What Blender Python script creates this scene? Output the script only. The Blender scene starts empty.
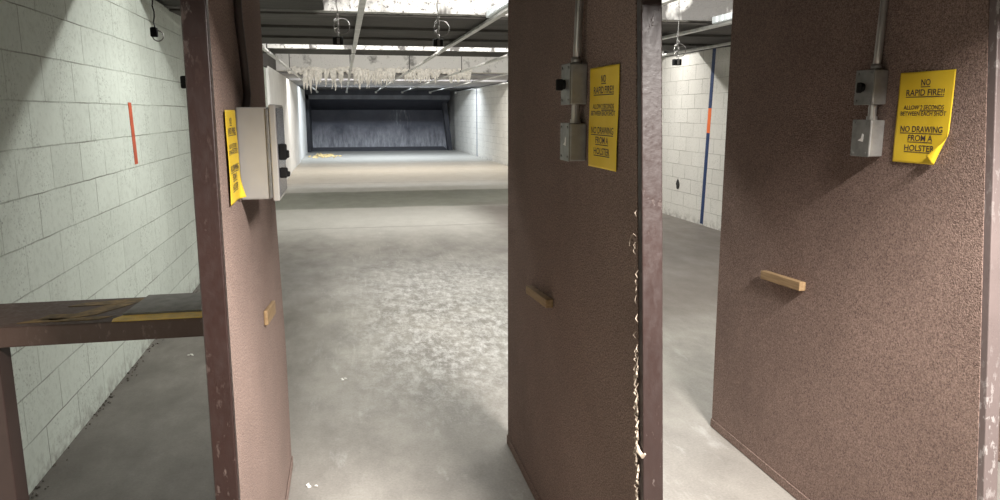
import bpy, bmesh, math, random
from mathutils import Vector, Matrix
random.seed(7)
SC = bpy.context.scene
COL = SC.collection
H = 1.55

# ------------------------------------------------------------------ helpers
def tag(o, label=None, cat=None, group=None, kind=None):
    if label: o['label'] = label
    if cat: o['category'] = cat
    if group: o['group'] = group
    if kind: o['kind'] = kind
    return o

def empty(name, loc, label, cat, group=None):
    o = bpy.data.objects.new(name, None)
    o.empty_display_size = 0.1
    COL.objects.link(o)
    o.location = loc
    return tag(o, label, cat, group)

def wloc(o):
    v = Vector((0, 0, 0))
    while o is not None:
        v += o.location
        o = o.parent
    return v

def obj(name, bm, mat, parent=None, origin=None, smooth=False):
    """link bm (verts in world space) as ONE mesh object"""
    if parent is not None:
        off = wloc(parent)
    else:
        off = Vector(origin) if origin is not None else Vector((0, 0, 0))
    bmesh.ops.recalc_face_normals(bm, faces=bm.faces[:])
    bmesh.ops.translate(bm, verts=bm.verts[:], vec=-off)
    me = bpy.data.meshes.new(name)
    bm.to_mesh(me)
    bm.free()
    if smooth:
        for p in me.polygons: p.use_smooth = True
    me.materials.append(mat)
    o = bpy.data.objects.new(name, me)
    COL.objects.link(o)
    if parent is not None:
        o.parent = parent
    else:
        o.location = off
    return o

def struct(name, bm, mat):
    o = obj(name, bm, mat)
    o['kind'] = 'structure'
    return o

def N():
    return bmesh.new()

def box(bm, x0, x1, y0, y1, z0, z1, bev=0.0, seg=2):
    vs = [bm.verts.new(p) for p in ((x0, y0, z0), (x1, y0, z0), (x1, y1, z0), (x0, y1, z0),
                                    (x0, y0, z1), (x1, y0, z1), (x1, y1, z1), (x0, y1, z1))]
    fs = [bm.faces.new([vs[i] for i in f]) for f in ((0, 3, 2, 1), (4, 5, 6, 7), (0, 1, 5, 4), (1, 2, 6, 5), (2, 3, 7, 6), (3, 0, 4, 7))]
    if bev > 0:
        es = list({e for f in fs for e in f.edges})
        bmesh.ops.bevel(bm, geom=es, offset=bev, segments=seg, profile=0.5, affect='EDGES')
    return vs

def prism_yz(bm, pts, x0, x1, bev=0.0):
    """polygon given in (y,z) extruded from x0 to x1"""
    a = [bm.verts.new((x0, y, z)) for y, z in pts]
    b = [bm.verts.new((x1, y, z)) for y, z in pts]
    n = len(pts)
    fs = [bm.faces.new(a), bm.faces.new(b[::-1])]
    for i in range(n):
        fs.append(bm.faces.new((a[i], b[i], b[(i + 1) % n], a[(i + 1) % n])))
    if bev > 0:
        es = list({e for f in fs for e in f.edges})
        bmesh.ops.bevel(bm, geom=es, offset=bev, segments=2, profile=0.5, affect='EDGES')

def prism_xy(bm, pts, z0, z1):
    a = [bm.verts.new((x, y, z0)) for x, y in pts]
    b = [bm.verts.new((x, y, z1)) for x, y in pts]
    n = len(pts)
    bm.faces.new(a[::-1]); bm.faces.new(b)
    for i in range(n):
        bm.faces.new((a[i], a[(i + 1) % n], b[(i + 1) % n], b[i]))

def tube(bm, pts, r, n=8, cap=True):
    pts = [Vector(p) for p in pts]
    rs = r if isinstance(r, (list, tuple)) else [r] * len(pts)
    rings = []
    up = None
    for i, p in enumerate(pts):
        if i == 0: d = pts[1] - p
        elif i == len(pts) - 1: d = p - pts[i - 1]
        else: d = (pts[i + 1] - p).normalized() + (p - pts[i - 1]).normalized()
        d.normalize()
        if up is None:
            up = Vector((1, 0, 0)) if abs(d.x) < .9 else Vector((0, 1, 0))
        u = (up - d * up.dot(d)).normalized()
        v = d.cross(u)
        up = u
        rings.append([bm.verts.new(p + (u * math.cos(2 * math.pi * k / n) + v * math.sin(2 * math.pi * k / n)) * rs[i]) for k in range(n)])
    for a, b in zip(rings, rings[1:]):
        for k in range(n):
            bm.faces.new((a[k], a[(k + 1) % n], b[(k + 1) % n], b[k]))
    if cap:
        bm.faces.new(rings[0][::-1]); bm.faces.new(rings[-1])

def ring(bm, c, R, r, axis='Y', n=20, m=6):
    c = Vector(c)
    rows = []
    for i in range(n):
        a = 2 * math.pi * i / n
        if axis == 'Y': d, w = Vector((math.cos(a), 0, math.sin(a))), Vector((0, 1, 0))
        else: d, w = Vector((0, math.cos(a), math.sin(a))), Vector((1, 0, 0))
        rows.append([bm.verts.new(c + d * (R + r * math.cos(2 * math.pi * k / m)) + w * (r * math.sin(2 * math.pi * k / m))) for k in range(m)])
    for i in range(n):
        a, b = rows[i], rows[(i + 1) % n]
        for k in range(m):
            bm.faces.new((a[k], a[(k + 1) % m], b[(k + 1) % m], b[k]))

def blob(bm, c, rx, ry, rz, jit=.25, sub=1):
    r = bmesh.ops.create_icosphere(bm, subdivisions=sub, radius=1.0)
    for v in r['verts']:
        k = 1 + random.uniform(-jit, jit)
        v.co = Vector((c[0] + v.co.x * rx * k, c[1] + v.co.y * ry * k, c[2] + v.co.z * rz * k))

# ------------------------------------------------------------------ materials
class Mat:
    def __init__(s, name, rough=.6, metal=0.0, spec=.5):
        s.m = bpy.data.materials.new(name); s.m.use_nodes = True
        s.nt = s.m.node_tree; s.n = s.nt.nodes; s.l = s.nt.links
        s.b = s.n['Principled BSDF']
        s.b.inputs['Roughness'].default_value = rough
        s.b.inputs['Metallic'].default_value = metal
        s.b.inputs['Specular IOR Level'].default_value = spec
        s.tc = s.n.new('ShaderNodeTexCoord')
    def coord(s, scale=(1, 1, 1), kind='Object', rot=(0, 0, 0)):
        mp = s.n.new('ShaderNodeMapping'); mp.inputs['Scale'].default_value = scale
        mp.inputs['Rotation'].default_value = rot
        s.l.new(s.tc.outputs[kind], mp.inputs['Vector'])
        return mp.outputs[0]
    def noise(s, sc, det=4, rough=.55, co=None, dist=0.0):
        t = s.n.new('ShaderNodeTexNoise'); t.inputs['Scale'].default_value = sc
        t.inputs['Detail'].default_value = det; t.inputs['Roughness'].default_value = rough
        t.inputs['Distortion'].default_value = dist
        s.l.new(co if co is not None else s.tc.outputs['Object'], t.inputs['Vector'])
        return t.outputs['Fac']
    def ramp(s, fac, stops, interp='LINEAR'):
        r = s.n.new('ShaderNodeValToRGB'); r.color_ramp.interpolation = interp
        el = r.color_ramp.elements
        while len(el) < len(stops): el.new(.5)
        for e, (p, c) in zip(el, stops):
            e.position = p
            e.color = (c, c, c, 1) if not isinstance(c, (tuple, list)) else (*c, 1)
        s.l.new(fac, r.inputs[0])
        return r.outputs[0]
    def mix(s, fac, a, b, mode='MIX'):
        m = s.n.new('ShaderNodeMix'); m.data_type = 'RGBA'; m.blend_type = mode
        for sock, v in ((m.inputs[0], fac), (m.inputs[6], a), (m.inputs[7], b)):
            if isinstance(v, (int, float)): sock.default_value = v
            elif isinstance(v, (tuple, list)): sock.default_value = (*v, 1)
            else: s.l.new(v, sock)
        return m.outputs[2]
    def math(s, op, a, b=None, c=None, clamp=False):
        m = s.n.new('ShaderNodeMath'); m.operation = op; m.use_clamp = clamp
        for i, v in enumerate((a, b, c)):
            if v is None: continue
            if isinstance(v, (int, float)): m.inputs[i].default_value = v
            else: s.l.new(v, m.inputs[i])
        return m.outputs[0]
    def sep(s, co=None):
        x = s.n.new('ShaderNodeSeparateXYZ'); s.l.new(co if co is not None else s.tc.outputs['Object'], x.inputs[0])
        return x.outputs
    def band(s, v, lo, hi, soft):
        a = s.n.new('ShaderNodeMapRange'); a.interpolation_type = 'SMOOTHSTEP'
        s.l.new(v, a.inputs[0]); a.inputs[1].default_value = lo - soft; a.inputs[2].default_value = lo + soft
        b = s.n.new('ShaderNodeMapRange'); b.interpolation_type = 'SMOOTHSTEP'
        s.l.new(v, b.inputs[0]); b.inputs[1].default_value = hi - soft; b.inputs[2].default_value = hi + soft
        return s.math('SUBTRACT', a.outputs[0], b.outputs[0], clamp=True)
    def bump(s, h, dist=.002, strength=1.0, prev=None):
        b = s.n.new('ShaderNodeBump'); b.inputs['Distance'].default_value = dist; b.inputs['Strength'].default_value = strength
        s.l.new(h, b.inputs['Height'])
        if prev is not None: s.l.new(prev, b.inputs['Normal'])
        s.l.new(b.outputs[0], s.b.inputs['Normal'])
        return b.outputs[0]
    def col(s, c):
        if isinstance(c, (tuple, list)): s.b.inputs['Base Color'].default_value = (*c, 1)
        else: s.l.new(c, s.b.inputs['Base Color'])
    def rough(s, r): s.l.new(r, s.b.inputs['Roughness'])

def simple(name, c, rough=.6, metal=0, var=.15, sc=20, spec=.5, bump=0.0):
    M = Mat(name, rough, metal, spec)
    f = M.noise(sc, 4)
    M.col(M.ramp(f, [(.3, tuple(v * (1 - var) for v in c)), (.7, tuple(min(1, v * (1 + var)) for v in c))]))
    if bump: M.bump(f, bump)
    return M.m

def block_wall(name, base, dirty, joint):
    M = Mat(name, .75, 0, .25)
    s = M.sep()
    cb = M.n.new('ShaderNodeCombineXYZ'); M.l.new(s[1], cb.inputs[0]); M.l.new(s[2], cb.inputs[1])
    br = M.n.new('ShaderNodeTexBrick')
    br.offset = .5
    br.inputs['Scale'].default_value = 1
    br.inputs['Brick Width'].default_value = .4; br.inputs['Row Height'].default_value = .2
    br.inputs['Mortar Size'].default_value = .0034; br.inputs['Mortar Smooth'].default_value = .35
    br.inputs['Color1'].default_value = (.93, .93, .93, 1); br.inputs['Color2'].default_value = (1, 1, 1, 1)
    br.inputs['Mortar'].default_value = (1, 1, 1, 1)
    # a slight wobble of the joints
    wob = M.n.new('ShaderNodeTexNoise'); wob.inputs['Scale'].default_value = 6
    M.l.new(cb.outputs[0], wob.inputs['Vector'])
    vs = M.n.new('ShaderNodeVectorMath'); vs.operation = 'MULTIPLY_ADD'
    M.l.new(wob.outputs['Color'], vs.inputs[0]); vs.inputs[1].default_value = (.008, .008, 0); M.l.new(cb.outputs[0], vs.inputs[2])
    M.l.new(vs.outputs[0], br.inputs['Vector'])
    n1 = M.noise(1.3, 5); n2 = M.noise(28, 5, .6); n3 = M.noise(70, 3, .6)
    c = M.mix(M.ramp(n1, [(.3, 0.0), (.75, .5)]), base, dirty)
    c = M.mix(M.ramp(n2, [(.50, 0.0), (.66, .6)]), c, dirty)
    pit = M.math('MULTIPLY', M.ramp(n3, [(.57, 0.0), (.66, .8)]), M.ramp(M.noise(3.1, 3), [(.40, 0.), (.62, 1.)]))
    c = M.mix(pit, c, tuple(v * .5 for v in dirty))
    # rubbed scuffs, larger
    n4 = M.noise(5, 6, .7, M.coord((1, .5, 1)))
    c = M.mix(M.ramp(n4, [(.66, 0.0), (.74, .45)]), c, tuple(v * .75 for v in dirty))
    c = M.mix(1.0, c, br.outputs['Color'], 'MULTIPLY')
    gaps = M.math('MULTIPLY', br.outputs['Fac'], M.ramp(M.noise(1.7, 4), [(.38, .08), (.62, .9)]))
    c = M.mix(gaps, c, joint)
    # floor-line dirt
    d = M.n.new('ShaderNodeMapRange'); M.l.new(s[2], d.inputs[0]); d.inputs[1].default_value = .0; d.inputs[2].default_value = .12
    d.inputs[3].default_value = .6; d.inputs[4].default_value = 0
    c = M.mix(M.math('MULTIPLY', d.outputs[0], M.ramp(M.noise(14, 4), [(.4, 0.), (.65, 1.)])), c, (.16, .14, .12))
    M.col(c)
    h = M.math('ADD', M.math('MULTIPLY', br.outputs['Fac'], -1.0), M.math('MULTIPLY', n2, .35))
    M.bump(h, .006, .9)
    return M.m

def carpet(name, dark, light):
    M = Mat(name, .95, 0, .1)
    v = M.n.new('ShaderNodeTexVoronoi'); v.inputs['Scale'].default_value = 230
    M.l.new(M.tc.outputs['Object'], v.inputs['Vector'])
    n = M.noise(190, 3, .8); big = M.noise(1.6, 4); mid = M.noise(14, 4, .6)
    c = M.ramp(n, [(.36, dark), (.64, light)])
    c = M.mix(M.ramp(big, [(.35, 0.), (.7, .35)]), c, tuple(x * .72 for x in dark))
    c = M.mix(M.ramp(mid, [(.55, 0.), (.8, .14)]), c, tuple(min(1, x * 1.15) for x in light))
    M.col(c)
    h = M.math('ADD', M.math('MULTIPLY', v.outputs['Distance'], -1.0), n)
    M.bump(h, .003, 1.0)
    M.b.inputs['Sheen Weight'].default_value = .15
    M.b.inputs['Sheen Roughness'].default_value = .5
    M.b.inputs['Sheen Tint'].default_value = (.9, .75, .68, 1)
    return M.m

def painted_steel(name, base, chip, wear_lo=.6, rough=.42, metal=0.0):
    M = Mat(name, rough, metal, .5)
    a = M.noise(55, 6, .65, M.coord((1, 1, .45))); b = M.noise(2.4, 3)
    k = M.math('MULTIPLY', M.ramp(a, [(wear_lo, 0.), (wear_lo + .05, 1.)]), M.ramp(b, [(.42, 0.), (.6, 1.)]))
    c = M.mix(k, base, chip)
    c = M.mix(M.ramp(M.noise(6, 4), [(.4, 0.), (.7, .4)]), c, tuple(x * .7 for x in base))
    M.col(c)
    M.rough(M.ramp(a, [(.3, rough + .12), (.7, max(.1, rough - .1))]))
    M.bump(M.math('ADD', M.math('MULTIPLY', k, -.6), M.noise(60, 3)), .0012, .6)
    return M.m

def floor_mat():
    M = Mat('worn_concrete', .5, 0, .5)
    s = M.sep()
    x, y = s[0], s[1]
    big = M.noise(.55, 5, .55); mid = M.noise(3.0, 6, .65, M.coord((1, .55, 1))); fine = M.noise(40, 4, .6)
    scr = M.noise(9.0, 12, .85, M.coord((1.6, .8, 1), rot=(0, 0, .25)), dist=.0); gr = M.noise(90, 5, .7)
    c = M.ramp(mid, [(.28, (.18, .166, .147)), (.52, (.30, .279, .249)), (.75, (.41, .388, .350))])
    c = M.mix(M.ramp(big, [(.35, .45), (.65, 0.)]), c, (.235, .222, .205))
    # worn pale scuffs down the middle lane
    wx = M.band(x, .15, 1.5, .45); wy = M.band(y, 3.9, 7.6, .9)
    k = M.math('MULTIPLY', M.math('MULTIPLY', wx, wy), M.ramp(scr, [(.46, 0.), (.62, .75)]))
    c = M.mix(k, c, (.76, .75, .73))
    stk = M.noise(1.0, 8, .7, M.coord((22, 2.0, 1), rot=(0, 0, .5)))
    stk2 = M.noise(1.0, 8, .7, M.coord((2.2, 20, 1), rot=(0, 0, .15)))
    wear = M.math('MULTIPLY', M.band(x, -.2, 1.6, .5), M.band(y, 4.4, 9.0, .9))
    c = M.mix(M.math('MULTIPLY', wear, M.ramp(stk, [(.56, 0.), (.68, .35)])), c, (.66, .64, .61))
    c = M.mix(M.math('MULTIPLY', wear, M.ramp(stk2, [(.56, 0.), (.68, .5)])), c, (.16, .145, .125))
    k2 = M.ramp(M.noise(7, 6, .7, M.coord((1, .3, 1))), [(.58, 0.), (.70, .35)])
    c = M.mix(k2, c, (.56, .55, .53))
    # paler far half, tan dust before the trap
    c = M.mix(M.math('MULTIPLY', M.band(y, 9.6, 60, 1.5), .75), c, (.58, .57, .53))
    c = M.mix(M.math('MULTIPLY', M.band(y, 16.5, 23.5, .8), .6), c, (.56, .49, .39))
    # baffle shadow between lamp rows, painted into the floor as a grey-green band
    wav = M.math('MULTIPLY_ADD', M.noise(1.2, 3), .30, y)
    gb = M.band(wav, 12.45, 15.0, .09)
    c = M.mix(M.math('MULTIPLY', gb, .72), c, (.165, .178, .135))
    # oily dirt of the first lane; darker brown along the right hand lanes
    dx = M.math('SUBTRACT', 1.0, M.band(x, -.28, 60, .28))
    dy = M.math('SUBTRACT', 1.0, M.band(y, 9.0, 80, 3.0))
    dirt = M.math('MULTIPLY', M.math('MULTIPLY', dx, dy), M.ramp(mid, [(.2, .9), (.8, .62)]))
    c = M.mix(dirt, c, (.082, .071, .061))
    d2 = M.math('MULTIPLY', M.band(M.math('MULTIPLY_ADD', big, 1.2, y), 5.6, 13.0, 1.0), M.band(x, 2.0, 9, .4))
    c = M.mix(M.math('MULTIPLY', d2, .85), c, (.125, .105, .092))
    c = M.mix(M.ramp(fine, [(.62, 0.), (.75, .35)]), c, (.14, .13, .12))
    c = M.mix(1.0, c, M.ramp(gr, [(.3, .84), (.7, 1.14)]), 'MULTIPLY')
    # slab joints across
    for yy, st in ((10.15, .55), (16.75, .6), (22.2, .45)):
        jy = M.math('MULTIPLY_ADD', M.noise(3.0, 3), .12, y)
        j = M.band(jy, yy + .03, yy + .075, .015)
        c = M.mix(M.math('MULTIPLY', j, st), c, (.12, .11, .10))
    M.col(c)
    M.rough(M.ramp(mid, [(.3, .60), (.7, .40)]))
    M.bump(M.math('ADD', M.math('MULTIPLY', scr, .5), M.math('MULTIPLY', fine, .5)), .003, .5)
    return M.m

def sprayed(name, xmask=None, spots=.62, blotch=None, dark=(.09, .085, .08), white=(.86, .85, .83)):
    M = Mat(name, .95, 0, .1)
    s = M.sep()
    a = M.noise(26, 6, .7); b = M.noise(2.2, 5, .65); c_ = M.noise(75, 3)
    k = M.math('MAXIMUM', M.ramp(a, [(spots, 0.), (spots + .06, .9)]), M.ramp(b, [(.58, 0.), (.68, .75)]))
    if blotch:
        k = M.math('MAXIMUM', k, M.ramp(M.noise(blotch, 4, .6, M.coord((1, 1, .5))), [(.52, 0.), (.58, .92)]))
    if xmask is not None:
        mm = M.n.new('ShaderNodeMapRange')
        M.l.new(M.math('MULTIPLY_ADD', M.noise(3, 5), 1.0, s[0]), mm.inputs[0])
        mm.inputs[1].default_value = xmask + .35; mm.inputs[2].default_value = xmask + .6
        mm.inputs[3].default_value = .9; mm.inputs[4].default_value = 0.
        k = M.math('MAXIMUM', k, mm.outputs[0])
    M.col(M.mix(k, white, dark))
    M.bump(M.math('ADD', M.math('MULTIPLY', a, 1.), M.math('MULTIPLY', c_, .5)), .02, 1.0)
    return M.m

def smoky_boards(name, c=(.062, .058, .053)):
    M = Mat(name, .8, 0, .3)
    g = M.noise(8, 6, .65, M.coord((.25, 2.5, 2))); b = M.noise(1.4, 4); f = M.noise(60, 3)
    cc = M.ramp(g, [(.3, tuple(v * .6 for v in c)), (.7, tuple(v * 1.45 for v in c))])
    cc = M.mix(M.ramp(b, [(.4, 0.), (.7, .5)]), cc, tuple(v * .5 for v in c))
    cc = M.mix(M.ramp(f, [(.70, 0.), (.74, .5)]), cc, (.4, .39, .36))
    oi = M.n.new('ShaderNodeObjectInfo')
    cc = M.mix(1.0, cc, M.ramp(oi.outputs['Random'], [(0, .75), (1, 1.5)]), 'MULTIPLY')
    M.col(cc); M.bump(g, .004, .6)
    return M.m

def trap_mat():
    M = Mat('smoked_steel_plate', .6, .15, .4)
    s = M.sep()
    a = M.noise(1.2, 5, .6); st = M.noise(4, 6, .7, M.coord((2.2, 1, .5)))
    c = M.ramp(a, [(.3, (.075, .08, .105)), (.7, (.13, .135, .165))])
    low = M.n.new('ShaderNodeMapRange'); M.l.new(M.math('MULTIPLY_ADD', a, -.9, s[2]), low.inputs[0])
    low.inputs[1].default_value = .55; low.inputs[2].default_value = -.25; low.inputs[3].default_value = 0; low.inputs[4].default_value = 1
    k = M.math('MULTIPLY', low.outputs[0], M.ramp(st, [(.34, .25), (.62, 1.)]))
    col = M.band(s[0], .55, 1.15, .3)
    k = M.math('MAXIMUM', k, M.math('MULTIPLY', col, M.ramp(st, [(.5, 0.), (.66, .6)])))
    c = M.mix(k, c, (.56, .57, .62))
    M.col(c); M.bump(st, .01, .4)
    return M.m

def wood(name, c, dark):
    M = Mat(name, .7, 0, .3)
    g = M.noise(12, 6, .6, M.coord((6, .6, 6)))
    M.col(M.ramp(g, [(.3, dark), (.7, c)])); M.bump(g, .0015, .5)
    return M.m

def paper_mat():
    M = Mat('yellow_paper', .55, 0, .35)
    n = M.noise(9, 4)
    M.col(M.ramp(n, [(.3, (.70, .475, .022)), (.7, (.79, .555, .04))]))
    return M.m

M_WALL_L = block_wall('pale_green_painted_block', (.64, .69, .63), (.49, .53, .475), (.20, .205, .17))
M_WALL_R = block_wall('white_painted_block', (.76, .745, .70), (.64, .62, .57), (.25, .24, .21))
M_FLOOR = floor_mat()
M_CARPET = carpet('brown_loop_carpet', (.084, .053, .043), (.34, .240, .200))
M_POST = painted_steel('brown_painted_steel', (.022, .0095, .0075), (.085, .06, .052), .58)
M_POST2 = painted_steel('brown_painted_steel_worn', (.026, .0145, .0125), (.085, .066, .06), .61)
M_POST3 = painted_steel('brown_steel_lit_worn', (.15, .118, .112), (.34, .31, .30), .55, .33, .2)  # base raised to imitate light on the right post; chips are wear
M_LEG = simple('dull_brown_paint', (.06, .036, .030), .6, 0, .15, 6)
M_COUNTER = painted_steel('counter_brown_paint', (.085, .048, .036), (.14, .09, .07), .58, .6)
M_CEIL = sprayed('sprayed_ceiling', None, .66)
M_SPRAY1 = sprayed('sprayed_beam_half', -.15, .55, 2.6, (.11, .105, .10), (.70, .69, .67))
M_SPRAY2 = sprayed('sprayed_beam_blotched', None, .56, 4.2)
M_SPRAY3 = sprayed('sprayed_beam_white', None, .61, None, (.12, .115, .11), (.74, .73, .71))
M_BOARD = smoky_boards('smoked_baffle_boards')
M_DARK = smoky_boards('smoked_dark_trim', (.055, .052, .05))
M_TRAP = trap_mat()
M_TRAPD = simple('smoked_steel_dark', (.035, .037, .048), .6, .1, .3, 3)
M_TRAPL = simple('smoked_steel_edge', (.14, .145, .165), .55, .1, .3, 3)
M_RAIL = simple('galvanised_rail', (.60, .60, .58), .38, .55, .22, 9)
M_COVER = simple('white_pvc_cover', (.80, .86, .90), .4, 0, .06, 12)
M_BLACK = simple('black_plastic', (.010, .010, .010), .7, 0, .2, 40, .15)
M_CORD = simple('black_cord', (.015, .015, .014), .6, 0, .2, 40)
M_WIRE = simple('dull_wire', (.22, .21, .20), .4, .7, .2, 40)
M_BOXGREY = simple('grey_enamel_box', (.34, .325, .30), .42, .1, .08, 8)
M_BOXRIM = simple('grey_enamel_rim', (.38, .365, .34), .38, .1, .08, 8)
M_BOXDOOR = simple('grey_enamel_door', (.17, .17, .19), .25, .4, .2, 8)
M_GALV = simple('galvanised_box', (.33, .32, .305), .42, .55, .15, 30)
M_COVERPL = simple('galvanised_cover', (.21, .205, .195), .45, .5, .22, 30)
M_CONDUIT = simple('steel_conduit', (.40, .38, .36), .35, .7, .15, 20)
M_CONDUITD = simple('grimy_conduit', (.07, .055, .05), .45, .3, .2, 20)
M_PAPER = paper_mat()
M_INK = simple('dark_ink', (.055, .035, .035), .6, 0, .1, 60)
M_WOODL = wood('raw_pine', (.36, .245, .13), (.22, .14, .07))
M_TAPE = simple('yellow_tape', (.72, .45, .035), .45, 0, .2, 18)
M_TAPEW = simple('worn_yellow_tape', (.20, .125, .045), .7, 0, .6, 22)
M_MAT = simple('grey_board', (.23, .22, .20), .75, 0, .2, 25, .3, .001)
M_ORANGE = simple('orange_paint', (.50, .085, .032), .6, 0, .18, 14)
M_ORANGE2 = simple('bright_orange_paint', (.85, .17, .035), .6, 0, .1, 14)
M_BLUE = simple('navy_paint', (.012, .036, .125), .6, 0, .2, 14)
M_SHAG = simple('torn_insulation', (.82, .79, .74), .95, 0, .2, 20, .1, .01)
M_FRAY = simple('frayed_backing', (.40, .33, .265), .95, 0, .3, 60, .1)
M_STICK = simple('white_sticker_scrap', (.80, .79, .76), .6, 0, .05, 30)
M_PANELW = simple('white_wall_sheet', (.80, .80, .79), .7, 0, .07, 2)
M_SCRAP = simple('yellow_scraps', (.80, .62, .30), .8, 0, .25, 6)
M_SCRAPW = simple('white_scraps', (.75, .73, .69), .8, 0, .1, 6)
M_REAR = simple('rear_wall_paint', (.16, .14, .13), .8, 0, .1, 2)

# ------------------------------------------------------------------ setting
YB, YF = -2.2, 33.0          # behind the shooter ... behind the trap
SOF = 2.37                   # underside of the overhead baffles
TOP = 2.95                   # slab ceiling
def XL(y): return -1.325 - .0060 * (y - 3.2)
def XR(y): return 4.84 - .0150 * (y - 9.0)

def slab_wall(name, xf, sgn, z0, z1, mat, yy0, yy1, th=.2):
    bm = N()
    a = [(xf(yy0), yy0), (xf(yy1), yy1), (xf(yy1) + sgn * th, yy1), (xf(yy0) + sgn * th, yy0)]
    if sgn < 0: a = a[::-1]
    prism_xy(bm, a, z0, z1)
    return struct(name, bm, mat)

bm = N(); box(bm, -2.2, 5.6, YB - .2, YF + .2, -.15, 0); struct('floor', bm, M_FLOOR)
bm = N(); box(bm, -2.2, 5.6, YB - .2, YF + .2, TOP, TOP + .15); struct('ceiling', bm, M_CEIL)
slab_wall('wall_left', XL, -1, 0, TOP, M_WALL_L, YB, YF)
slab_wall('wall_right', XR, 1, 0, TOP, M_WALL_R, YB, YF)
bm = N(); box(bm, -2.0, 5.4, YB - .2, YB, 0, TOP); struct('wall_rear', bm, M_REAR)
bm = N(); box(bm, -2.0, 5.4, YF, YF + .2, 0, TOP); struct('wall_back', bm, M_TRAPD)

# dark plate along the top of the two side walls
def wall_cap(name, xf, sgn, y0, y1):
    bm = N()
    a = [(xf(y0), y0), (xf(y1), y1), (xf(y1) + sgn * .035, y1), (xf(y0) + sgn * .035, y0)]
    if sgn < 0: a = a[::-1]
    prism_xy(bm, a, SOF + .0, TOP - .001)
    return struct(name, bm, M_DARK)
wall_cap('trim_1', XL, 1, 4.75, 29.9)
wall_cap('trim_2', XR, -1, 4.75, 29.9)

# ------------------------------------------------------------------ overhead baffles (boarded soffits, sprayed beams)
bm = N(); box(bm, -1.33, 4.8, .50, 4.70, SOF, SOF + .05); struct('ceiling_soffit_1', bm, M_BOARD)
bm = N(); box(bm, -1.29, 4.9, YB, .46, 2.80, 2.85); struct('added_dark_soffit', bm, M_BOARD)  # unseen dark board added behind the booths to cut bounce light
bm = N(); box(bm, -1.33, -.12, 5.60, 6.46, SOF, SOF + .05); struct('ceiling_soffit_2', bm, M_BOARD)

def baffle(y0, y1, n, label, z=SOF, flat=False):
    r = empty('overhead_baffle', (1.7, (y0 + y1) / 2, z), label, 'baffle', None)
    step = (y1 - y0) / n
    for i in range(n):
        bm = N()
        ya, yb = y0 + i * step, y0 + (i + 1) * step + .04
        # lapped boards: far edge of each hangs a little lower
        prism_yz(bm, [(ya, z + .030), (ya, z - .022), (yb, z - .022 if flat else z + .004), (yb, z + .030)], -1.335, 4.74)
        obj('board', bm, M_BOARD, r)
    return r
b1 = baffle(6.602, 9.75, 3, 'dark smoked baffle of three lapped boards across the lanes, nearest overhead')
b2 = baffle(10.822, 11.72, 1, 'narrow dark smoked board baffle across the lanes behind the lapped one', SOF + .052, True)

bm = N(); box(bm, -1.36, 4.76, 6.46, 6.60, SOF - .005, TOP - .001); struct('beam_1', bm, M_SPRAY1)
bm = N(); box(bm, -1.36, 4.74, 10.70, 10.82, SOF + .03, TOP - .001); struct('beam_2', bm, M_SPRAY2)
bm = N(); box(bm, -1.38, 4.66, 17.0, 17.4, SOF + .06, TOP - .001); struct('beam_3', bm, M_SPRAY3)

# torn shaggy insulation hanging from the far beam
bm = N()
rng = random.Random(3)
def hang(x, L, y):
    w = rng.uniform(.018, .05)
    z0 = SOF + .05
    pts = []; rs = []
    cx = x
    n = 5
    for i in range(n):
        t = i / (n - 1)
        cx += rng.uniform(-.02, .02)
        pts.append((cx, y - .05 * t + rng.uniform(-.02, .02), z0 - L * t))
        rs.append(max(.004, w * (1 - t * .85) * rng.uniform(.8, 1.3)))
    tube(bm, pts, rs, 6)
for i in range(210):
    x = rng.uniform(-1.05, 2.85)
    if any(abs(x - q) < .10 for q in (-.93, .165, 1.27, 2.27)): continue
    L = rng.uniform(.12, .30)
    if -.95 < x < .6 and rng.random() < .45: L += rng.uniform(.05, .18)
    if x > 1.2: L *= .8
    hang(x, L, 16.90 + rng.uniform(-.03, .03))
for i in range(150):
    blob(bm, (rng.uniform(-1.1, 2.9), 16.95, SOF + rng.uniform(.03, .11)), rng.uniform(.03, .09), .04, rng.uniform(.03, .07), .35)
o = obj('torn_insulation', bm, M_SHAG, origin=(.9, 17, SOF))
tag(o, 'shaggy torn white sprayed insulation hanging from the far ceiling beam', 'insulation', None, 'stuff')

# far cross pipe boards just before the trap
bm = N(); box(bm, -1.40, 4.58, 17.42, 19.9, SOF + .02, SOF + .07); M_FAR = simple('grey_far_soffit', (.30, .30, .315), .8, 0, .3, 2); struct('ceiling_soffit_3', bm, M_FAR)
bm = N(); box(bm, -1.40, 4.56, 20.9, 25.1, SOF + .02, SOF + .07); struct('ceiling_soffit_6', bm, M_FAR)
bm = N(); box(bm, -1.44, 4.50, 26.5, 29.95, SOF + .02, SOF + .07); struct('ceiling_soffit_4', bm, M_DARK)

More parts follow.
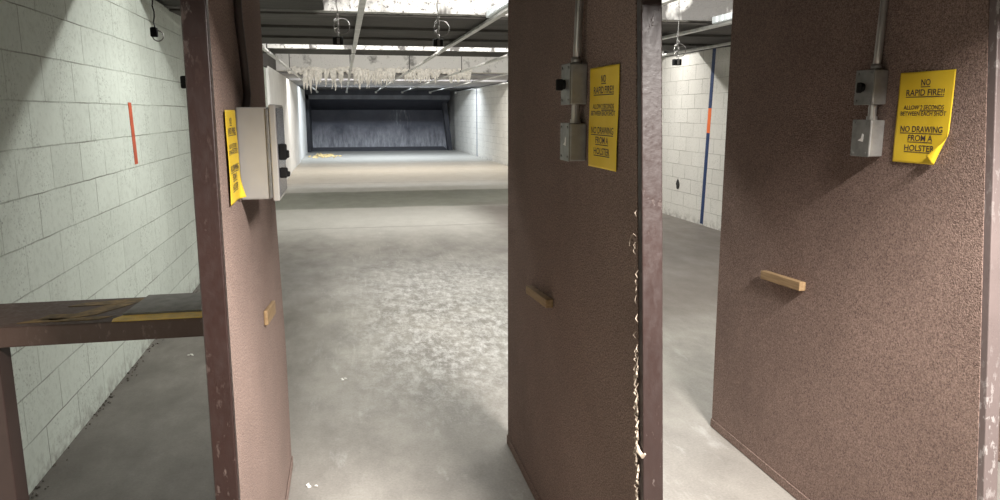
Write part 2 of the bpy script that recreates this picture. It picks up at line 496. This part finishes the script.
# ------------------------------------------------------------------ bullet trap
tr = empty('bullet_trap', (1.5, 31, 0), 'dark blue grey steel bullet trap across the far end of the range', 'bullet trap')
bm = N(); box(bm, -1.42, 4.40, 32.0, 32.08, 0, 1.72); obj('back_plate', bm, M_TRAP, tr)
bm = N()
prism_yz(bm, [(30.1, 2.12), (30.1, 2.06), (32.08, 1.62), (32.08, 1.70)], -1.42, 4.22); obj('hood_plate', bm, M_TRAPD, tr)
bm = N(); box(bm, -1.42, 4.22, 30.0, 30.1, 2.04, 2.20); obj('lintel', bm, M_TRAPL, tr)
bm = N(); box(bm, -1.42, 4.22, 30.0, 30.12, 2.20, 2.60); obj('upper_plate', bm, M_TRAPD, tr)
for x0, x1, lean in ((-1.46, -1.28, 0), (4.20, 4.38, -.24)):
    bm = N(); box(bm, x0, x1, 30.6 if lean else 30.0, 31.0 if lean else 32.0, 0, 2.2)
    for v in bm.verts: v.co.x += lean * v.co.z / 2.2
    obj('side_plate', bm, M_TRAPD, tr)
bm = N(); prism_yz(bm, [(30.6, 0), (32.0, 0), (32.0, .10)], -1.28, 4.18); obj('sand_lip', bm, M_TRAPL, tr)

# ------------------------------------------------------------------ white sheets leaning on the left wall, far half
for (ya, yb, lab) in ((14.9, 19.2, 'white wall sheet on the left wall, nearest of three'),
                      (19.7, 24.4, 'white wall sheet on the left wall, middle of three'),
                      (25.2, 29.6, 'white wall sheet on the left wall, farthest, beside the bullet trap')):
    bm = N()
    pts = [(XL(ya) + .002, ya), (XL(yb) + .002, yb), (XL(yb) + .09, yb), (XL(ya) + .05, ya)]
    prism_xy(bm, pts[::-1], 0.0, SOF + .01)
    for v in bm.verts:
        if v.co.z > 1: v.co.z += .03 * math.sin(v.co.y)
    o = obj('wall_sheet', bm, M_PANELW, origin=(XL(ya), (ya + yb) / 2, 0))
    tag(o, lab, 'wall panel', 'white sheets on the left wall')

# ------------------------------------------------------------------ paint stripes
def stripe(xf, sgn, y0, y1, z0, z1, mat, label, lean=0):
    bm = N()
    x0 = xf((y0 + y1) / 2)
    bx = sorted((x0 - sgn * .0005, x0 + sgn * .003))
    box(bm, bx[0], bx[1], y0, y1, z0, z1)
    for v in bm.verts: v.co.y += lean * (v.co.z - z0)
    o = obj('paint_stripe', bm, mat, origin=(x0, (y0 + y1) / 2, z0))
    return tag(o, label, 'painted stripe')
stripe(XL, 1, 5.215, 5.285, 1.215, 1.61, M_ORANGE, 'short orange painted stripe on the pale green left block wall', -.10)
stripe(XR, -1, 9.30, 9.385, 1.60, SOF, M_BLUE, 'upper length of the nearer blue stripe, above the orange, on the right wall', -.05)
stripe(XR, -1, 9.3165, 9.4015, 1.27, 1.60, M_ORANGE2, 'orange length between two blue lengths of the stripe on the right wall', -.05)
stripe(XR, -1, 9.379, 9.464, .02, 1.27, M_BLUE, 'lower length of the nearer blue stripe, below the orange, on the right wall', -.05)
stripe(XR, -1, 25.9, 26.02, .02, SOF, M_BLUE, 'thin full height blue stripe far down the right wall near the trap')

# ------------------------------------------------------------------ lane rails
RAILX = [(-.93, 'first lane from the left wall'), (.165, 'open lane, second from the left'), (1.27, 'third lane from the left'),
         (2.27, 'fourth lane from the left'), (3.35, 'fifth lane from the left'), (4.36, 'sixth lane beside the right wall')]
RZ = 2.335
for i, (rx, lab) in enumerate(RAILX):
    r = empty('lane_rail', (rx, 3, RZ), 'long grey target carrier rail overhead in the ' + lab, 'rail', 'target carrier rails under the ceiling')
    bm = N(); box(bm, rx - .024, rx + .024, 1.9, 29.5, RZ - .028, RZ + .0, .004, 1)
    obj('track', bm, M_RAIL, r)
    bm = N(); box(bm, rx - .04, rx + .04, 29.3, 29.55, RZ - .07, RZ + .005, .006, 1)
    obj('end_stop', bm, M_RAIL, r)
    if i in (2, 4):
        bm = N(); box(bm, rx - .05, rx + .03, 5.2, 6.43, RZ, RZ + .06, .006, 1)
        for k in range(12):
            box(bm, rx - .056, rx - .05, 5.25 + k * .098, 5.29 + k * .098, RZ + .005, RZ + .055)
        obj('cover_strip', bm, M_COVER, r)
    for hy in (5.32, 10.25, 14.5, 19.5):
        bm = N(); tube(bm, [(rx, hy, RZ), (rx, hy, TOP - .005)], .008, 6)
        box(bm, rx - .03, rx + .03, hy - .02, hy + .02, RZ - .03, RZ + .005)
        obj('hanger_rod', bm, M_DARK, r)

# ------------------------------------------------------------------ hanging target clips
def carrier(rx, y, clips, label, ringed=False, zc=1.96, top=None):
    r = empty('target_hanger', (rx, y, RZ - .03), label, 'target hanger')
    zt = top or RZ - .10
    if top is None:
        bm = N(); box(bm, rx - .04, rx + .04, y - .09, y + .09, RZ - .095, RZ - .029, .01)
        obj('trolley', bm, M_BLACK, r)
    else:
        bm = N(); box(bm, clips[0] - .03, clips[0] + .03, y - .03, y + .03, top - .02, top - .001, .003)
        obj('ceiling_hook', bm, M_WIRE, r)
    if len(clips) > 1:
        bm = N(); tube(bm, [(min(clips) - .03, y, RZ - .10), (max(clips) + .03, y, RZ - .10)], .010, 8)
        obj('crossbar', bm, M_WIRE, r)
    for cx in clips:
        bm = N()
        n = 10
        pts = [(cx + .004 * math.sin(i * 1.9), y, zt - (zt - zc - .03) * i / n) for i in range(n + 1)]
        tube(bm, pts, .0035, 6)
        cord = obj('cord', bm, M_CORD if ringed else M_WIRE, r)
        if ringed:
            bm = N(); box(bm, cx - .022, cx + .012, y - .014, y + .014, zc - .018, zc + .03, .006)
            obj('clip', bm, M_BLACK, r)
            bm = N(); ring(bm, (cx + .012, y, zc - .012), .026, .0035, 'Y', 24, 6); obj('ring', bm, M_WIRE, r)
        else:
            bm = N(); box(bm, cx - .03, cx + .03, y - .02, y + .02, zc - .022, zc + .022, .005)
            c = obj('clip', bm, M_BLACK, r)
            bm = N(); box(bm, cx - .006, cx + .010, y - .024, y - .018, zc - .016, zc + .016)
            obj('clip_jaw', bm, M_WIRE, c)
            # chain links and a coiled wire above the clip
            bm = N()
            for k in range(5):
                ring(bm, (cx + .006 * (-1) ** k, y, zc + .035 + .026 * k), .013, .0028, 'Y' if k % 2 else 'X', 12, 5)
            obj('chain', bm, M_WIRE, r)
            bm = N()
            ring(bm, (cx + .025, y + .01, zc + .085), .045, .0025, 'Y', 24, 5)
            obj('wire_loop', bm, M_WIRE, r)
    return r
carrier(-.93, 4.2, [-.925], 'black cord with a wire ring clip hanging by the pale green left wall', True, 1.945)
carrier(.28, 4.6, [-.013, .577], 'pair of small black target clips on chains hanging over the open lane')
carrier(2.27, 5.15, [2.385], 'small black target clip on a wire hanging between the middle and right dividers', False, 1.905, TOP)

# ------------------------------------------------------------------ booth dividers
def lerp_poly(prof, z):
    for (z0, y0), (z1, y1) in zip(prof, prof[1:]):
        if z <= z1: return y0 + (y1 - y0) * (z - z0) / (z1 - z0)
    return prof[-1][1]

def divider(name_label, x0, x1, near, far, postm, pw=None, group='booth dividers'):
    """x0..x1 thickness; near/far = [(z, y), ...] edges"""
    zt = SOF - .002
    r = empty('booth_divider', ((x0 + x1) / 2, 2.4, 0), name_label, 'divider', group)
    zs = sorted({z for z, _ in near + far} | {0, zt})
    zs = [z for z in zs if 0 <= z <= zt]
    npts = [(lerp_poly(near, z) + .012, z) for z in zs]
    fpts = [(lerp_poly(far, z), z) for z in zs]
    bm = N(); prism_yz(bm, npts + fpts[::-1], x0, x1, .004)
    obj('carpet_panel', bm, M_CARPET, r)
    # steel post capping the near edge
    bm = N()
    n1 = [(lerp_poly(near, z) - .020, z) for z in (0, zt)]
    n2 = [(lerp_poly(near, z) + .010, z) for z in (0, zt)]
    px0, px1 = x0 + .0015, x1 + .002
    prism_yz(bm, [n1[0], n1[1], n2[1], n2[0]], px0, px1, .003)
    obj('post', bm, postm, r)
    # folded carpet hem at the foot
    bm = N()
    for xs in (x0 - .006, x1 + .001):
        ya, yb = lerp_poly(near, 0) + .015, lerp_poly(far, 0) - .002
        box(bm, xs, xs + .005, ya, yb, .002, .045, .002, 1)
    obj('hem', bm, M_CARPET, r)
    return r

NR = [(0, 1.595), (.45, 1.637), (.74, 1.668), (1.44, 1.748), (1.80, 1.790), (2.6, 1.88)]
NCn = [(0, 1.585), (.6, 1.642), (1.21, 1.703), (1.81, 1.769), (2.6, 1.85)]
NL = [(0, 1.735), (.65, 1.745), (1.24, 1.756), (1.79, 1.774), (2.6, 1.80)]
dL = divider('brown carpeted booth divider with the big grey box, left of the open lane', -.335, -.282, NL,
             [(0, 3.20), (.53, 3.22), (1.2, 3.10), (1.5, 2.94), (2.6, 2.92)], M_POST)
dC = divider('dark brown carpeted booth divider with frayed edge, right of the open lane', .710, .764, NCn,
             [(0, 3.222), (1.0, 3.228), (2.0, 3.235), (2.6, 3.24)], M_POST2)
dR = divider('brown carpeted booth divider with the curled yellow notice, at the right', 1.750, 1.796, NR,
             [(0, 3.20), (1.14, 3.214), (2.05, 3.216), (2.6, 3.22)], M_POST3)
dF = divider('brown carpeted divider glimpsed past the post at the right edge', 2.840, 2.894, NR,
             [(0, 3.20), (2.6, 3.22)], M_POST2)

# frayed white backing along the centre divider's edge
bm = N()
rg = random.Random(11)
z = .33
while z < 1.30:
    dens = 1.0 if z < .95 else .3
    if rg.random() < dens:
        y = lerp_poly(NCn, z) + .010 + rg.uniform(-.004, .010)
        w = rg.uniform(.0012, .0030) * (1.3 if z < .9 else .7)
        tube(bm, [(.708, y, z), (.704 + rg.uniform(-.004, .002), y + rg.uniform(-.008, .008), z + .010), (.707, y + rg.uniform(-.006, .006), z + rg.uniform(.014, .03))], [w * .6, w, w * .4], 5)
    z += rg.uniform(.006, .012)
yk = lerp_poly(NCn, .70)
tube(bm, [(.706, yk + .012, .712), (.700, yk - .012, .706), (.704, yk - .030, .700), (.708, yk - .036, .709)], [.004, .006, .006, .003], 6)
yk = lerp_poly(NCn, 1.24)
tube(bm, [(.706, yk + .012, 1.245), (.702, yk + .02, 1.250), (.70, yk + .035, 1.235), (.70, yk + .04, 1.215)], .0009, 5)
f = obj('frayed_edge', bm, M_FRAY, dC); f['label'] = 'pale frayed carpet backing'; f['kind'] = 'stuff'

# ------------------------------------------------------------------ cleats
def cleat(x, sgn, y0, y1, z0, z1, label, tilt=0.0, dep=.028):
    bm = N()
    xa, xb = sorted((x, x + sgn * dep))
    box(bm, xa, xb, y0, y1, z0, z1, .003)
    for v in bm.verts: v.co.z += tilt * (v.co.y - y0)
    o = obj('wood_cleat', bm, M_WOODL, origin=(x, (y0 + y1) / 2, z0))
    return tag(o, label, 'wood cleat')
cleat(.7095, -1, 2.47, 2.77, .862, .893, 'bare wooden cleat on the centre divider below its grey switch boxes', -.06)
cleat(1.7495, -1, 2.52, 2.80, .860, .896, 'bare wooden cleat on the right divider below its grey switch boxes', -.04)
cleat(-.2815, 1, 2.47, 2.74, .855, .905, 'bare wooden cleat on the left divider below the big grey box', -.12, .013)

# ------------------------------------------------------------------ switch boxes with conduit
def screw(bm, x, y, z, sgn):
    tube(bm, [(x, y, z), (x + sgn * .003, y, z)], .004, 8)

def switch_run(x, y0, z1, z2, label, sticker=True, yoff2=0.0, slope=0.0, kn=0.0):
    """boxes on a face x looking to -X; y0 near side"""
    r = empty('switch_box_run', (x, y0 + .045, z2[0]), label, 'switch box', 'grey switch boxes with conduit on the dividers')
    d = .052
    def gang(z0, z1_, ya, yb, nm):
        bm = N(); box(bm, x - d, x - .0005, ya, yb, z0, z1_, .004)
        b = obj(nm, bm, M_GALV, r)
        bm = N(); box(bm, x - d - .0035, x - d + .0005, ya - .001, yb + .001, z0 - .001, z1_ + .001, .0012, 1)
        c = obj('cover_plate', bm, M_COVERPL, b)
        return b
    a = gang(z1[0], z1[1], y0, y0 + .088, 'upper_box')
    b = gang(z2[0], z2[1], y0 + yoff2, y0 + yoff2 + .088, 'lower_box')
    zc = (z1[0] + z1[1]) / 2
    bm = N()
    tube(bm, [(x - d - .003, y0 + .05, zc), (x - d - .012, y0 + .05, zc)], .014, 12)
    box(bm, x - d - .030 - kn, x - d - .010, y0 + .041, y0 + .059, zc - .018, zc + .016, .004)
    obj('knob', bm, M_BLACK, a)
    for bx_, bb, zz in ((a, 0, z1), (b, yoff2, z2)):
        for q in (.012, .075):
            for e in (zz[0] + .012, zz[1] - .012):
                bm = N(); screw(bm, x - d - .003, y0 + bb + q, e, -1)
                obj('screw', bm, M_COVERPL, bx_)
    if sticker:
        bm = N()
        xs = x - d - .0042
        zz = (z2[0] + z2[1]) / 2
        v = [bm.verts.new((xs, y0 + yoff2 + q, zz + e)) for q, e in ((.055, -.008), (.03, -.012), (.028, .012), (.036, .016), (.040, .0))]
        f = bm.faces.new(v)
        g = bmesh.ops.extrude_face_region(bm, geom=[f])
        for w in g['geom']:
            if isinstance(w, bmesh.types.BMVert): w.co.x += .0006
        obj('sticker_scrap', bm, M_STICK, b)
    yc = y0 + .030
    bm = N(); tube(bm, [(x - .026, yc, z2[1] - .002), (x - .026, yc, z1[0] + .002)], .013, 12)
    tube(bm, [(x - .026, yc, z2[1] + .0), (x - .026, yc, z2[1] + .012)], .017, 12)
    obj('nipple', bm, M_CONDUIT, r, smooth=False)
    bm = N()
    tube(bm, [(x - .026, yc, z1[1] - .002), (x - .026, yc + slope * .05, z1[1] + .05), (x - .020, yc + slope * .3, SOF - .004)], .0125, 12)
    tube(bm, [(x - .026, yc, z1[1] - .001), (x - .026, yc, z1[1] + .018)], .017, 12)
    obj('conduit', bm, M_CONDUIT, r, smooth=True)
    return r
switch_run(.7095, 2.135, (1.572, 1.690), (1.405, 1.517), 'grey switch boxes and conduit on the centre divider, left of its yellow notice', slope=-.14)
switch_run(1.7495, 2.168, (1.574, 1.686), (1.404, 1.524), 'grey switch boxes and conduit on the right divider, left of the curled yellow notice', yoff2=-.004, slope=-.07, kn=-.008)
switch_run(-.3355, 2.155, (1.572, 1.690), (1.405, 1.517), 'switch box behind the left post, only its black knob showing', False, kn=.013)

# ------------------------------------------------------------------ big grey control box on the left divider
cb = empty('control_box', (-.282, 2.24, 1.31), 'big light grey metal control box with two black latches on the left divider', 'control box')
bm = N(); box(bm, -.2815, -.200, 2.11, 2.36, 1.314, 1.563, .005); obj('body', bm, M_BOXGREY, cb)
bm = N(); box(bm, -.206, -.197, 2.106, 2.364, 1.318, 1.559, .002); obj('seam_lip', bm, M_COVERPL, cb)
bm = N(); box(bm, -.196, -.178, 2.103, 2.367, 1.309, 1.570, .004); d = obj('door', bm, M_BOXRIM, cb)
bm = N(); box(bm, -.1785, -.1765, 2.112, 2.358, 1.320, 1.560); obj('door_face', bm, M_BOXDOOR, d)
for zc, hh in ((1.442, .022), (1.385, .014)):
    bm = N(); box(bm, -.1775, -.156, 2.118, 2.150, zc - hh, zc + hh, .005)
    box(bm, -.160, -.150, 2.120, 2.146, zc - hh * .75, zc + hh * .2, .003)
    l = obj('latch', bm, M_BLACK, cb)
bm = N()
pts = [(-.268, 2.23, 1.56), (-.262, 2.225, 1.60), (-.262, 2.20, 1.68), (-.268, 2.19, 1.80), (-.268, 2.19, SOF - .004)]
tube(bm, pts, .011, 10)
obj('cable', bm, M_CONDUITD, cb, smooth=True)

# ------------------------------------------------------------------ warning notices
def text_mesh(body):
    cu = bpy.data.curves.new('lettering_curve', 'FONT')
    cu.body = body; cu.size = 1; cu.offset = .015; cu.resolution_u = 3
    t = bpy.data.objects.new('lettering_tmp', cu)
    COL.objects.link(t)
    dg = bpy.context.evaluated_depsgraph_get()
    me = bpy.data.meshes.new_from_object(t.evaluated_get(dg))
    bpy.data.objects.remove(t); bpy.data.curves.remove(cu)
    return me

LINES = [('NO', .175, .150, .068, (0, 1)), ('RAPID FIRE!!', .70, .258, .068, (0, 1)), ('ALLOW 2 SECONDS', .74, .408, .046, (.41, 1)),
         ('BETWEEN EACH SHOT', .84, .475, .046, None), ('NO DRAWING', .78, .655, .066, (0, 1)), ('FROM A', .46, .752, .066, (0, 1)), ('HOLSTER', .56, .862, .066, (0, 1))]
TEXTS = [text_mesh(l[0]) for l in LINES]

def notice(x, sgn, yl, zb, W, Hh, label, skew=0.0, curl=None, rot=0.0, wav=.002):
    """sgn = outward normal along X; yl = y of the viewer's left edge at the bottom"""
    du = -1 if sgn < 0 else 1
    def place(u, v, lift=0.0):
        # paper coordinates u to the right, v up; returns world
        off = .0035 + wav * (math.sin(u * 38 + v * 9) * .5 + math.sin(v * 23) * .5 + 1) * .5 + lift
        if curl:
            (lx, ly), (nx, ny), R = curl
            s = (u - lx) * nx + (v - ly) * ny
            if s > 0:
                a = s / R
                if a < math.pi * .92:
                    t = R * math.sin(a); hgt = R * (1 - math.cos(a))
                else:
                    a0 = math.pi * .92; e = s - R * a0
                    t = R * math.sin(a0) + e * math.cos(a0); hgt = R * (1 - math.cos(a0)) + e * math.sin(a0)
                u = u - s * nx + t * nx; v = v - s * ny + t * ny
                off += hgt
        u2 = u + skew * v
        cu, su = math.cos(rot), math.sin(rot)
        u3, v3 = u2 * cu - v * su, u2 * su + v * cu
        return (x + sgn * off, yl + du * u3, zb + v3)
    r = empty('warning_notice', (x, yl + du * W / 2, zb), label, 'notice', 'yellow warning notices on the dividers')
    bm = N()
    nu, nv = 36, 44
    g = [[bm.verts.new(place(W * i / nu, Hh * j / nv)) for i in range(nu + 1)] for j in range(nv + 1)]
    for j in range(nv):
        for i in range(nu):
            bm.faces.new((g[j][i], g[j][i + 1], g[j + 1][i + 1], g[j + 1][i]))
    p = obj('paper', bm, M_PAPER, r, smooth=True)
    sol = p.modifiers.new('thickness', 'SOLIDIFY'); sol.thickness = .0005; sol.offset = 0
    bm = N()
    for (txt, wf, base, cap, ul), me in zip(LINES, TEXTS):
        xs = [v.co.x for v in me.vertices]; ys = [v.co.y for v in me.vertices]
        w0, h0 = max(xs) - min(xs), max(ys)
        w = wf * W; h = cap * Hh
        u0 = W * .5 - w / 2; v0 = Hh * (1 - base)
        vm = [bm.verts.new(place(u0 + (v.co.x - min(xs)) / w0 * w, v0 + v.co.y / h0 * h, .0008)) for v in me.vertices]
        for f in me.polygons:
            try: bm.faces.new([vm[i] for i in f.vertices])
            except ValueError: pass
        if ul:
            ua, ub = u0 + ul[0] * w, u0 + ul[1] * w
            n = 12
            va, vb = v0 - .010 * Hh, v0 - .019 * Hh
            up = [bm.verts.new(place(ua + (ub - ua) * k / n, va, .0008)) for k in range(n + 1)]
            lo = [bm.verts.new(place(ua + (ub - ua) * k / n, vb, .0008)) for k in range(n + 1)]
            for k in range(n): bm.faces.new((lo[k], lo[k + 1], up[k + 1], up[k]))
    obj('lettering', bm, M_INK, r)
    return r
W, HH = .221, .280
lx, ly = W * .985, HH * .345
dd = Vector((-.21 * W, -.345 * HH)); dd.normalize()
notice(1.7495, -1, 2.110, 1.392, W, HH, 'yellow warning notice with a curled lower corner on the right divider', skew=.0,
       curl=((lx, ly), (-dd.y, dd.x), .009))
notice(.7095, -1, 2.098, 1.394, .232, .279, 'yellow warning notice lying flat on the dark centre divider', wav=.003)
notice(-.2815, 1, 1.893, 1.325, .178, .230, 'yellow warning notice beside the big grey box on the left divider', skew=.0, wav=.004,
       curl=((.150, 0.0), (.93, -.36), .02))

# ------------------------------------------------------------------ counters
def counter(x0, x1, label, leg=None):
    r = empty('bench_shelf', ((x0 + x1) / 2, 2.73, .80), label, 'shelf', 'brown shooting bench shelves')
    bm = N(); box(bm, x0, x1, 2.585, 2.905, .845, .870, .004); obj('top_board', bm, M_COUNTER, r)
    bm = N(); box(bm, x0, x1, 2.560, 2.600, .803, .8705, .006); obj('front_rail', bm, M_COUNTER, r)
    bm = N(); box(bm, x0, x1, 2.870, 2.900, .810, .846, .003); obj('back_rail', bm, M_COUNTER, r)
    if leg:
        bm = N(); box(bm, leg[0], leg[1], 2.565, 2.66, .0, .804, .006)
        obj('leg', bm, M_LEG, r)
    return r
cL = counter(-1.30, -.3375, 'brown painted bench shelf with worn yellow tape in the leftmost lane', (-1.27, -1.118))
cR = counter(1.81, 2.832, 'brown bench shelf glimpsed past the post at the right edge of the photo')

def flat_poly(bm, pts, z, t=.0012):
    prism_xy(bm, pts, z, z + t)
bm = N()
flat_poly(bm, [(-1.005, 2.70), (-.92, 2.695), (-.80, 2.88), (-.72, 2.885), (-.735, 2.84), (-.85, 2.67), (-.96, 2.62), (-1.02, 2.64)], .8705)
flat_poly(bm, [(-.98, 2.80), (-.82, 2.80), (-.79, 2.875), (-.94, 2.845)], .8712)
t = obj('tape_scrap', bm, M_TAPEW, cL); t['label'] = 'worn dull yellow tape scrap'
bm = N()
flat_poly(bm, [(-1.07, 2.606), (-.83, 2.600), (-.78, 2.64), (-1.03, 2.645)], .8705)
t = obj('tape_scrap', bm, M_TAPEW, cL); t['label'] = 'worn dull yellow tape strip'

bd = empty('grey_board', (-.55, 2.75, .871), 'grey board with a bright yellow taped front edge lying on the left shelf', 'board')
bm = N()
prism_xy(bm, [(-.755, 2.634), (-.345, 2.634), (-.345, 2.90), (-.735, 2.895)], .8718, .879)
obj('sheet', bm, M_MAT, bd)
bm = N()
prism_xy(bm, [(-.775, 2.592), (-.345, 2.588), (-.345, 2.633), (-.755, 2.633)], .8718, .8735)
prism_xy(bm, [(-.77, 2.558), (-.345, 2.556), (-.345, 2.5952), (-.775, 2.5968)], .8715, .8732)
t = obj('edge_tape', bm, M_TAPE, bd); t['label'] = 'bright yellow edge tape'

bm = N(); flat_poly(bm, [(2.62, 2.60), (2.82, 2.60), (2.82, 2.66), (2.62, 2.66)], .8705)
obj('tape_scrap', bm, M_TAPE, cR)

# ------------------------------------------------------------------ bits on the floor
bm = N()
rg = random.Random(5)
for i in range(90):
    x = rg.gauss(-.72, .22); y = rg.gauss(27.3, .5)
    x = max(-1.3, min(.5, x))
    blob(bm, (x, y, .02), rg.uniform(.02, .08), rg.uniform(.02, .09), rg.uniform(.01, .028), .4)
o = obj('foam_scraps', bm, M_SCRAP, origin=(-.6, 27.5, 0))
tag(o, 'scatter of yellow scraps on the floor before the bullet trap', 'scraps', None, 'stuff')
for (x, y, lab) in ((-.185, 2.985, 'small white paper scrap on the floor at the foot of the left divider'),
                    (-.05, 4.25, 'small pale scrap on the open lane floor beyond the left divider'),
                    (-1.03, 4.9, 'small pale scrap on the dark floor by the left wall')):
    bm = N()
    for k in range(4):
        blob(bm, (x + rg.uniform(-.02, .02), y + rg.uniform(-.012, .012), .004), rg.uniform(.006, .014), rg.uniform(.005, .01), .004, .35)
    o = obj('paper_scrap', bm, M_SCRAPW, origin=(x, y, 0))
    tag(o, lab, 'paper scrap')
# crumbly dirt along the foot of the left wall
bm = N()
for i in range(170):
    y = rg.uniform(2.7, 7.5)
    blob(bm, (XL(y) + abs(rg.gauss(0.0, .022)) + .006, y, .004), rg.uniform(.002, .007), rg.uniform(.004, .012), rg.uniform(.002, .006), .4)
o = obj('wall_foot_dirt', bm, simple('brown_dirt', (.10, .085, .072), .95, 0, .4, 30), origin=(XL(5), 5, 0))
tag(o, 'dark crumbly dirt lying along the foot of the left wall', 'dirt', None, 'stuff')
# dark hole in right wall
bm = N()
ry, rz = 10.2, .50
blob(bm, (XR(ry) - .002, ry, rz), .012, .06, .07, .2, 2)
o = obj('wall_chip', bm, M_DARK, origin=(XR(ry), ry, rz)); tag(o, 'small dark chipped hole low on the white right wall', 'wall chip')

# ------------------------------------------------------------------ lights: fluorescent rows above the baffles, plus an added mid row
def row(name, y, z, watts, x0=-1.2, x1=4.7, wid=.06, tilt=0.0, col=(1, .97, .92)):
    l = bpy.data.lights.new(name, 'AREA'); l.shape = 'RECTANGLE'
    l.size = x1 - x0; l.size_y = wid; l.energy = watts; l.color = col
    o = bpy.data.objects.new(name, l); COL.objects.link(o)
    o.location = ((x0 + x1) / 2, y, z); o.rotation_euler = (tilt, 0, 0)   # default aims straight down; +tilt leans it downrange
    return o
row('booth_lamp_row', 0.0, 2.71, 440, x0=.95, x1=1.65, wid=.22, tilt=math.radians(48), col=(1, .95, .90))
row('first_lamp_row', 5.08, 2.64, 165, x0=-.65, col=(1, 1, .95))
row('first_lamp_row_forward', 5.12, 2.66, 30, x0=-.3, tilt=math.radians(80))
row('second_lamp_row', 10.17, 2.62, 132, x0=-.8, x1=4.45)
row('third_lamp_row', 11.52, 2.62, 185, tilt=math.radians(55))
row('added_mid_row', 20.3, 2.62, 160, x0=-1.05, x1=4.3)  # extra row added to brighten the wall sheets and far floor
row('fourth_lamp_row', 25.5, 2.62, 215, x0=-.8, x1=4.0, tilt=math.radians(25), col=(.84, .92, 1))

w = bpy.data.worlds.new('World'); SC.world = w; w.use_nodes = True
w.node_tree.nodes['Background'].inputs[0].default_value = (.5, .5, .52, 1)
w.node_tree.nodes['Background'].inputs[1].default_value = .02

# ------------------------------------------------------------------ camera
cam = bpy.data.cameras.new('camera'); co = bpy.data.objects.new('camera', cam); COL.objects.link(co)
cam.sensor_width = 36; cam.lens = 36 * .740; cam.clip_start = .02
th, al = math.radians(10.5635), math.radians(11.781)
co.location = (0, 0, H)
co.rotation_euler = (math.pi / 2 - th, 0, -al)
SC.camera = co
SC.view_settings.view_transform = 'Standard'
SC.view_settings.look = 'None'
SC.view_settings.exposure = 0
SC.view_settings.gamma = 1
SC.view_settings.use_curve_mapping = False
SC.cycles.max_bounces = 10
SC.cycles.diffuse_bounces = 6
SC.cycles.sample_clamp_indirect = 4
